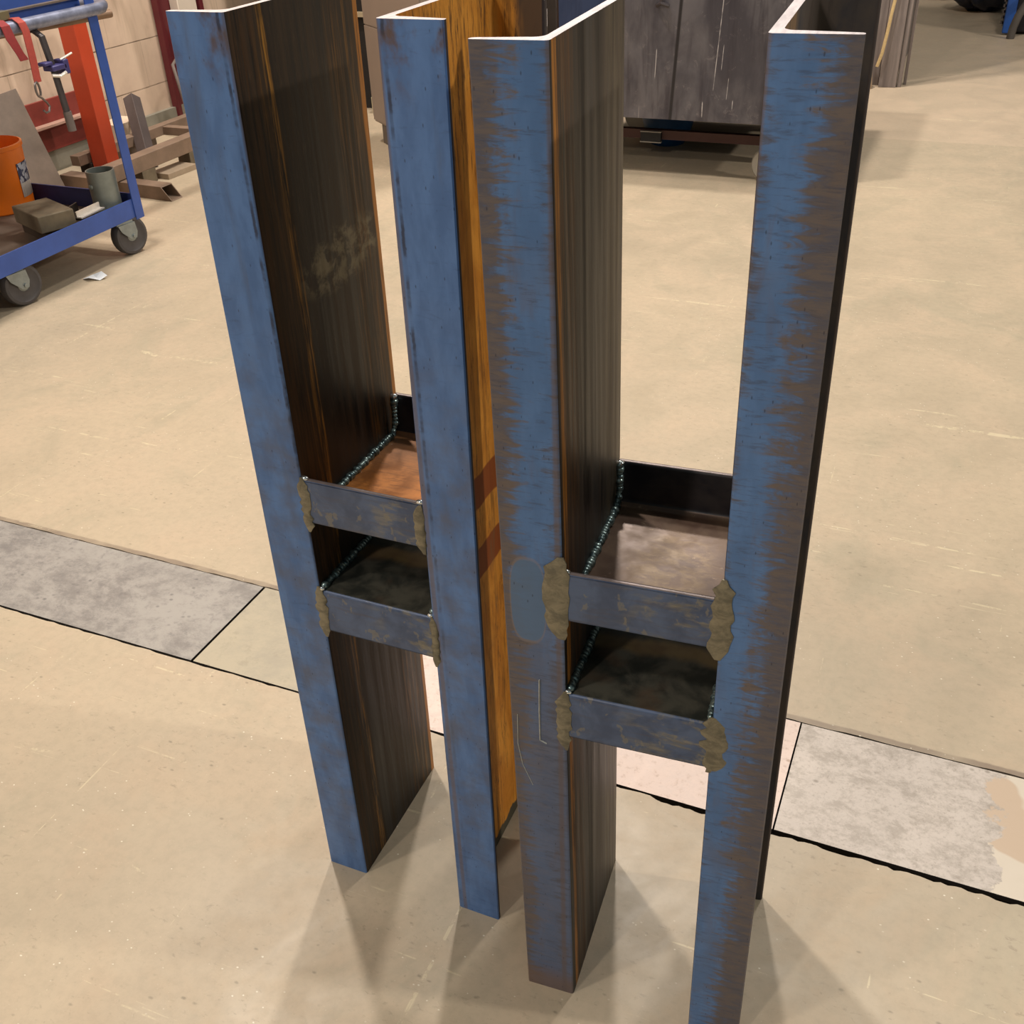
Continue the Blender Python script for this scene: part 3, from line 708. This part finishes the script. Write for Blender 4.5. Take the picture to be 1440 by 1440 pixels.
# leaning grey channel
GR = plain('grey_brown_channel', (134, 120, 108), .55, .1, .3, 8)
b = MB()
b.prism([(-.068, 0), (.068, 0), (.068, -.028), (.062, -.028), (.062, -.006), (-.062, -.006), (-.062, -.028), (-.068, -.028)], 0, .40, 2)
o = b.build('leaning_channel', GR, bevel=.001)
p0 = Vector((-2.80, 2.345, .002)); p1 = Vector((-2.975, 2.39, .39))
zax = (p1 - p0).normalized(); yax = Vector((.75, -.66, 0)); yax = (yax - zax * yax.dot(zax)).normalized(); xax = yax.cross(zax)
o.matrix_world = Matrix(((xax.x, yax.x, zax.x, p0.x), (xax.y, yax.y, zax.y, p0.y), (xax.z, yax.z, zax.z, p0.z), (0, 0, 0, 1)))
tag(o, 'wide grey steel channel leaning on the wall behind the orange bucket', 'steel channel')
# red beam along the wall
RB = plain('dark_red_paint', (142, 62, 54), .5, 0, .3, 8)
rb = empty('red_beam', (-3.0, 2.0, 0), label='dark red steel beam running low along the cream block wall', cat='steel beam')
b = MB(); b.box((-3.033, 1.2, .195), (-3.02, 2.95, .285)); b.box((-3.033, 1.2, .183), (-2.985, 2.95, .195)); b.box((-3.033, 1.2, .086), (-3.024, 2.95, .183)); RP(b, rb, 'beam_body', RB, bevel=.0015)
b = MB(); b.box((-3.024, 1.2, .186), (-2.983, 2.95, .1965)); RP(b, rb, 'beam_ledge', plain('lit_pinkish_edge', (196, 158, 140), .5), bevel=.001)  # lit top of the flange, put into a pale pinkish strip
# dark crate with wooden frame at the far left
cr = empty('dark_crate', (-2.9, 1.85, 0), label='black-sided crate with thin wooden slats behind the bucket at the far left', cat='crate')
b = MB(); b.box((-3.02, 1.3, 0), (-2.88, 2.16, .24)); RP(b, cr, 'crate_body', plain('black_board', (26, 22, 20), .8))
WD = plain('pale_timber', (186, 150, 116), .7, 0, .2, 20)
b = MB(); b.box((-2.88, 1.3, .13), (-2.868, 2.16, .145)); b.box((-2.88, 2.02, .0), (-2.868, 2.035, .24)); b.box((-2.88, 2.145, 0), (-2.868, 2.16, .24)); RP(b, cr, 'crate_slat', WD)
# rail frame beyond the post
rf = empty('rail_frame', (-2.6, 3.0, 0), label='low frame of brown rectangular steel tubes on blocks beside the wall', cat='steel frame rack')
b = MB(); b.box((-2.56, 2.36, .055), (-2.50, 3.75, .115)); RP(b, rf, 'front_tube', TB, bevel=.002)
b = MB(); b.box((-2.80, 2.5, .075), (-2.755, 3.75, .115)); RP(b, rf, 'rear_tube', TB, bevel=.002)
for ya in (3.02, 3.5):
    b = MB(); b.box((-2.755, ya, .075), (-2.56, ya + .04, .110)); RP(b, rf, 'cross_tube', TB, bevel=.002)
for (x, y) in ((-2.53, 2.60), (-2.53, 2.90), (-2.53, 3.5)):
    b = MB(); b.box((x - .035, y - .04, 0), (x + .03, y + .04, .055)); RP(b, rf, 'support_block', BR, bevel=.002)
for y in (2.6, 3.3):
    b = MB(); b.box((-2.81, y - .05, 0), (-2.745, y + .05, .075)); RP(b, rf, 'support_block', plain('dark_block', (60, 50, 44), .8), bevel=.002)
b = MB(); b.box((0, 0, 0), (.17, .10, .022))
tag(b.build('steel_flat', plain('pale_flat', (168, 150, 128), .5), loc=(-2.46, 2.66, 0.0), rot=(0, 0, 1.5), bevel=.001), 'short pale flat bar under the low tube frame near the cart post', 'metal offcut')
b = MB(); b.box((0, 0, 0), (.11, .16, .07)); tag(b.build('carton', plain('white_carton', (224, 204, 180), .8, 0, .1), loc=(-2.97, 2.86, .075), rot=(0, 0, .05), bevel=.002), 'small cream carton between the blue cart post and the wall', 'box')
b = MB(); b.box((-2.99, 2.84, 0), (-2.84, 3.06, .0745)); tag(b.build('wooden_block', plain('brown_wood', (110, 94, 80), .7), bevel=.002), 'brown timber block under the small cream carton', 'block')  # brown wood with slight random variation
b = MB(); b.prism([(-.026, 0), (.026, 0), (.026, -.05), (.020, -.05), (.020, -.044), (.020, -.006), (-.020, -.006), (-.020, -.05), (-.026, -.05)], 0, .335, 2)
o = b.build('dark_channel_offcut', plain('dark_grey_steel', (98, 88, 86), .5, .1, .25), bevel=.001)
p0 = Vector((-2.64, 2.79, .012)); p1 = Vector((-2.82, 2.97, .275)); zax = (p1 - p0).normalized(); yax = Vector((.95, .1, .3)); yax = (yax - zax * yax.dot(zax)).normalized(); xax = yax.cross(zax)
o.matrix_world = Matrix(((xax.x, yax.x, zax.x, p0.x), (xax.y, yax.y, zax.y, p0.y), (xax.z, yax.z, zax.z, p0.z), (0, 0, 0, 1)))
tag(o, 'dark grey steel channel piece leaning between the low tube frame and the wall', 'steel channel')
b = MB(); b.tube([(-2.82, 3.28, .118), (-2.85, 3.30, .2), (-2.90, 3.34, .30), (-2.92, 3.42, .33), (-2.91, 3.47, .25), (-2.88, 3.50, .18), (-2.84, 3.55, .121)], .008, 10)
tag(b.build('grey_cable', plain('cable_grey', (110, 98, 92), .6), smooth=60), 'grey cable loop resting on the rear tube of the low frame', 'cable')
# dark red column on the wall with a white box
rc = empty('red_wall_column', (-3.0, 3.6, 0), label='dark red steel column standing against the cream block wall', cat='steel column')
b = MB(); b.prism([(-3.055, 3.46), (-3.02, 3.46), (-3.02, 3.485), (-3.04, 3.485), (-3.04, 3.72), (-2.985, 3.72), (-2.985, 3.745), (-3.055, 3.745)], 0, 1.2); RP(b, rc, 'column_body', plain('maroon_paint', (104, 36, 42), .5, 0, .2, 6), bevel=.002)
b = MB(); b.box((-3.039, 3.565, .40), (-2.99, 3.70, .545)); tag(b.build('junction_box', plain('cream_box', (236, 222, 204), .5, 0, .06), bevel=.003), 'cream junction box fixed on the dark red column', 'box')

# ================================================================ CENTRE BACKGROUND
GC = plain('taupe_cabinet_paint', (142, 128, 116), .5, 0, .08, 4)
gc = empty('grey_cabinet', (-1.909, 3.41, 0), math.radians(-38), label='taupe metal cabinet standing behind the left steel stand', cat='cabinet')
b = MB(); b.box((.0, .0, .09), (.16, .5, 1.3)); b.prism([(.16, 0), (.6, 0), (.6, .5), (.16, .5)], .09, 1.3); b.build('cabinet_body', GC, gc, bevel=.008)
b = MB(); b.box((.03, .02, 0), (.58, .48, .09)); b.build('plinth', plain('plinth_grey', (112, 104, 96), .6), gc, bevel=.004)
b = MB(); b.box((.004, -.004, .484), (.59, .001, .90)); b.build('drawer_front', GC, gc, bevel=.002)
b = MB(); b.box((.004, -.004, .10), (.59, .001, .480)); b.build('drawer_front', GC, gc, bevel=.002)
dsf = empty('storage_rack', (-2.5, 4.1, 0), label='dark storage rack with pale odds and ends left of the taupe cabinet', cat='rack')
b = MB(); b.box((-2.85, 4.0, 0), (-1.9, 4.5, 1.3)); RP(b, dsf, 'rack_body', plain('rack_black', (30, 26, 24), .8))
b = MB(); b.box((-2.85, 3.97, .42), (-1.9, 4.0, .44)); b.box((-2.85, 3.97, .74), (-1.9, 4.0, .76)); RP(b, dsf, 'shelf_edge', plain('shelf_cream', (186, 170, 140), .6))
b = MB(); b.box((-2.16, 3.95, 0), (-2.13, 3.99, .30)); RP(b, dsf, 'upright', plain('grey_upright', (160, 150, 140), .6))
for (x, z, s_) in ((-2.20, .445, .05), (-2.14, .445, .04)):
    pass
b = MB(); b.lathe([(.0001, 0), (.028, 0), (.03, .01), (.03, .07), (.012, .09), (.012, .11), (.0001, .11)], 20)
tag(b.build('pale_bottle', plain('bottle_cream', (216, 204, 170), .4), loc=(-2.19, 3.93, .0), smooth=40), 'small cream bottle on the floor in front of the dark rack', 'bottle')

# rolling bin with the big dark plate front
PL = N('scratched_dark_plate', .38, .3, .5)
x, y, z = PL.xyz()
c = PL.mix(PL.ss(PL.noise((6, 1, 3), 5, .6, .4), .35, .65), srgb(70, 68, 76), srgb(104, 102, 108))
c = PL.mix(PL.ss(PL.noise((22, 1, 2.0), 4, .6, .2, (4, 0, 1)), .52, .70, 0, .7), c, srgb(56, 52, 60))
c = PL.mix(PL.ss(PL.noise((25, 1, 22), 6, .75, .8, (1, 0, 4)), .56, .72, 0, .45), c, srgb(140, 134, 136))
c = PL.mix(PL.ss(PL.noise((60, 1, 2.2), 3, .5, .1, (9, 0, 4)), .72, .75, 0, .8), c, srgb(190, 184, 182))
c = PL.mix(PL.band(PL.ma('ADD', x, PL.ma('MULTIPLY', z, -.06)), -.535, .003, .006), c, srgb(40, 38, 42))
for sx_, sl_, za_, zb_, w_ in ((-.402, 0, .235, .275, .0022), (-.385, .06, .33, .62, .0016), (-.60, .04, .36, .45, .0014), (-.30, .03, .265, .285, .0018), (-.36, .05, .40, .47, .0012), (-.33, .05, .30, .36, .0012)):
    m_ = PL.ma('MULTIPLY', PL.band(PL.ma('SUBTRACT', x, PL.ma('MULTIPLY', z, sl_)), sx_, w_ * .5, w_ * .5), PL.band(z, (za_ + zb_) / 2, (zb_ - za_) / 2, .01))
    c = PL.mix(PL.ma('MULTIPLY', m_, PL.ss(PL.noise((40, 1, 30), 3), .3, .6, .25, .9)), c, srgb(206, 202, 204))
PL = PL.out(c, PL.ss(PL.noise((9, 1, 9), 4), .3, .7, .28, .5), PL.noise((12, 1, 12), 4), .15, .003)
tk = empty('rolling_steel_bin', (-.4, 3.6, 0), label='large rolling steel bin with scratched dark front plate between the right stand columns', cat='steel bin')
b = MB(); b.box((-.95, 3.22, .213), (.0, 3.226, .70)); RP(b, tk, 'front_plate', PL)
BS = plain('bin_shade_dark', (34, 32, 35), .5, .2)  # darkened tone puts the shade under the bin into the colour
for lo_, hi_, nm_ in (((-.95, 3.2265, .22), (-.944, 4.1, .70), 'side_plate'), ((-.006, 3.2265, .22), (.0, 4.1, .70), 'side_plate'), ((-.95, 4.1, .02), (.0, 4.106, .70), 'rear_shade_plate'), ((-.944, 3.2265, .215), (-.006, 4.0995, .222), 'bottom_plate')):  # rear plate reaches low, added to keep the space beneath dark
    b = MB(); b.box(lo_, hi_); RP(b, tk, nm_, BS)
b = MB(); b.tube([(-.585, 3.216, .60), (-.565, 3.196, .61), (-.545, 3.216, .60)], .007, 8); b.tube([(-.565, 3.2, .605), (-.565, 3.2, .63)], .005, 8); RP(b, tk, 'latch', DKS)
for ya in (3.47, 3.95):
    b = MB(); b.box((-.95, ya, .075), (.0, ya + .03, .11)); RP(b, tk, 'chassis_rail', plain('red_brown_steel', (96, 64, 58), .6))
for xa, ya in ((-.94, 3.47), (-.04, 3.47), (-.94, 3.95), (-.04, 3.95)):
    b = MB(); b.box((xa, ya, .11), (xa + .03, ya + .03, .215)); RP(b, tk, 'chassis_leg', DKS)
for (x, y) in ((-.150, 3.27), (-.85, 3.90), (-.07, 3.98)):
    b = MB(); b.lathe([(.0001, -.02), (.03, -.02), (.056, -.022), (.062, -.014), (.062, .014), (.056, .022), (.03, .02), (.0001, .02)], 32, 0, Matrix.Rotation(math.pi / 2, 4, 'Y'))
    o = RP(b, tk, 'castor_wheel', plain('grey_castor', (150, 144, 132), .6), smooth=40); o.location = o.location + Vector((x, y, .062)) ; o.rotation_euler = (0, 0, 1.4)
    b = MB(); b.box((x - .03, y - .02, .122), (x + .03, y + .03, .213)); RP(b, tk, 'castor_bracket', DKS)
b = MB(); b.box((-.705, 3.455, .068), (-.62, 3.4695, .104)); RP(b, tk, 'end_block', plain('black_box', (30, 30, 32), .5), bevel=.001)
for za in (.1041, .0641):
    b = MB(); b.box((-.706, 3.452, za), (-.619, 3.4695, za + .0038)); RP(b, tk, 'pale_strip', plain('pale_edge', (190, 184, 172), .5))
b = MB(); b.lathe([(.0001, .0), (.07, .0), (.095, .05), (.115, .12), (.118, .17), (.105, .19), (.0001, .19)], 32)
tag(b.build('blue_tub', plain('deep_blue_plastic', (18, 66, 110), .4), loc=(-.665, 3.72, .0), smooth=40), 'blue plastic tub on the floor under the steel bin', 'tub')
# blue bin and grey post left of it
b = MB(); b.box((-1.19, 3.68, 0), (-1.15, 3.72, 1.1)); tag(b.build('grey_post', plain('post_grey', (132, 122, 116), .5), bevel=.002), 'slim grey post seen past the top of the right steel stand', 'post')
b = MB(); b.box((-1.55, 3.85, 0), (-1.195, 4.3, .425)); tag(b.build('white_bin', plain('bin_white', (206, 198, 190), .5), bevel=.006), 'white bin behind the slim grey post', 'bin')
b = MB(); b.box((-1.85, 4.6, 0), (-.75, 5.0, 1.4)); tag(b.build('black_gap_box', plain('gap_black', (24, 22, 24), .6), bevel=.006), 'black box standing in for the dark gap behind the white bin', 'dark gap')  # dark gap put in as a solid black box

# ================================================================ RIGHT BACKGROUND
b = MB(); b.box((-1.3, 5.10, 0), (.10, 5.9, 2.3)); tag(b.build('tall_grey_crate', plain('grey_crate', (118, 108, 102), .7), bevel=.006), 'tall grey crate at the top right behind the boards', 'crate')
BD = N('grey_boards', .7); BD = BD.out(BD.mix(BD.ss(BD.noise((30, 30, 2), 5, .6), .3, .7), srgb(116, 106, 102), srgb(150, 138, 132)), bump=BD.noise((60, 60, 4), 4), bs=.2)
def board(x0, x1, y0, y1, zt, lab):
    b = MB(); b.box((x0, y0, 0), (x1, y1, zt)); tag(b.build('grey_board', BD, bevel=.002), lab, 'board', 'grey boards standing at the top right')
board(.045, .128, 4.985, 5.02, 2.2, 'wide grey board with a frayed foot, beside the yellow rope')
board(.131, .150, 5.00, 5.045, 2.2, 'narrow grey board right of the wide one')
board(.156, .170, 5.06, 5.075, 2.2, 'thin grey strip, rightmost of the standing boards')
board(-.06, .040, 5.03, 5.055, 2.2, 'grey board left of the yellow rope')
b = MB(); b.tube([(.03, 4.955, .10), (.045, 4.955, .16), (.055, 4.96, .25), (.062, 4.96, .34), (.075, 4.965, .45), (.09, 4.97, .65)], .008, 10)
tag(b.build('yellow_rope', plain('pale_rope', (214, 186, 134), .8, 0, .15, 120), smooth=60), 'pale yellow rope hanging over the grey boards', 'rope')
b = MB(); b.prism([(0, 0), (.05, 0), (.035, .12), (.01, .16)], 0, .04, 1, M=Matrix.Translation((-.03, 4.93, 0)))
tag(b.build('broken_timber', plain('split_wood', (170, 146, 120), .8), bevel=.002), 'splintered timber piece at the foot of the grey boards', 'timber')
# machine
mc = empty('blue_machine', (.75, 6.9, 0), label='blue-edged black machine at the top right corner', cat='machine')
b = MB(); b.box((.575, 6.58, .012), (1.3, 7.2, .9)); RP(b, mc, 'machine_body', plain('machine_black', (28, 26, 30), .5), bevel=.01)
b = MB(); b.box((.558, 6.545, .01), (.615, 6.579, .9)); RP(b, mc, 'blue_edge', plain('bright_blue', (40, 92, 176), .4), bevel=.006)
b = MB()
for k in range(8): b.box((.54, 6.55, .06 + k * .03), (.5575, 6.57, .075 + k * .03))
b.box((.55, 6.55, .05), (.5578, 6.57, .30))
RP(b, mc, 'hinge_strip', plain('hinge_grey', (80, 70, 68), .6))
b = MB(); b.tube([(.61, 6.44, .0), (.615, 6.44, .06), (.63, 6.45, .12), (.66, 6.47, .18), (.72, 6.5, .25)], .022, 12)
tag(b.build('grey_hose', plain('hose_grey', (90, 84, 78), .7), smooth=60), 'dark grey hose hanging to the floor in front of the blue machine', 'hose')
def bag(x, y, r, lab, col):
    b = MB(); b.blob((0, 0, r[2] * .92), r, 0, 4, .05)
    for v in b.bm.verts:
        v.co.z = max(v.co.z, 0); a = math.atan2(v.co.y, v.co.x); v.co += Vector((math.cos(a), math.sin(a), 0)) * .02 * math.sin(a * 7 + v.co.z * 30)
    tag(b.build('plastic_bag', plain('bag_plastic', col, .3, 0, .4, 20), loc=(x, y, 0), smooth=60), lab, 'bag', 'dark plastic bags at the top right')
bag(.42, 7.5, (.22, .2, .16), 'dark blue-black plastic bag nearest the blue machine', (22, 30, 52))
bag(.16, 8.05, (.2, .2, .14), 'black plastic bag behind the blue-black one', (18, 20, 26))
b = MB(); b.box((-.3, 8.05, 0), (-.06, 8.3, .2)); tag(b.build('dark_box', plain('dark_box', (24, 22, 24), .7), bevel=.01), 'low black box at the top edge beyond the grey boards', 'box')
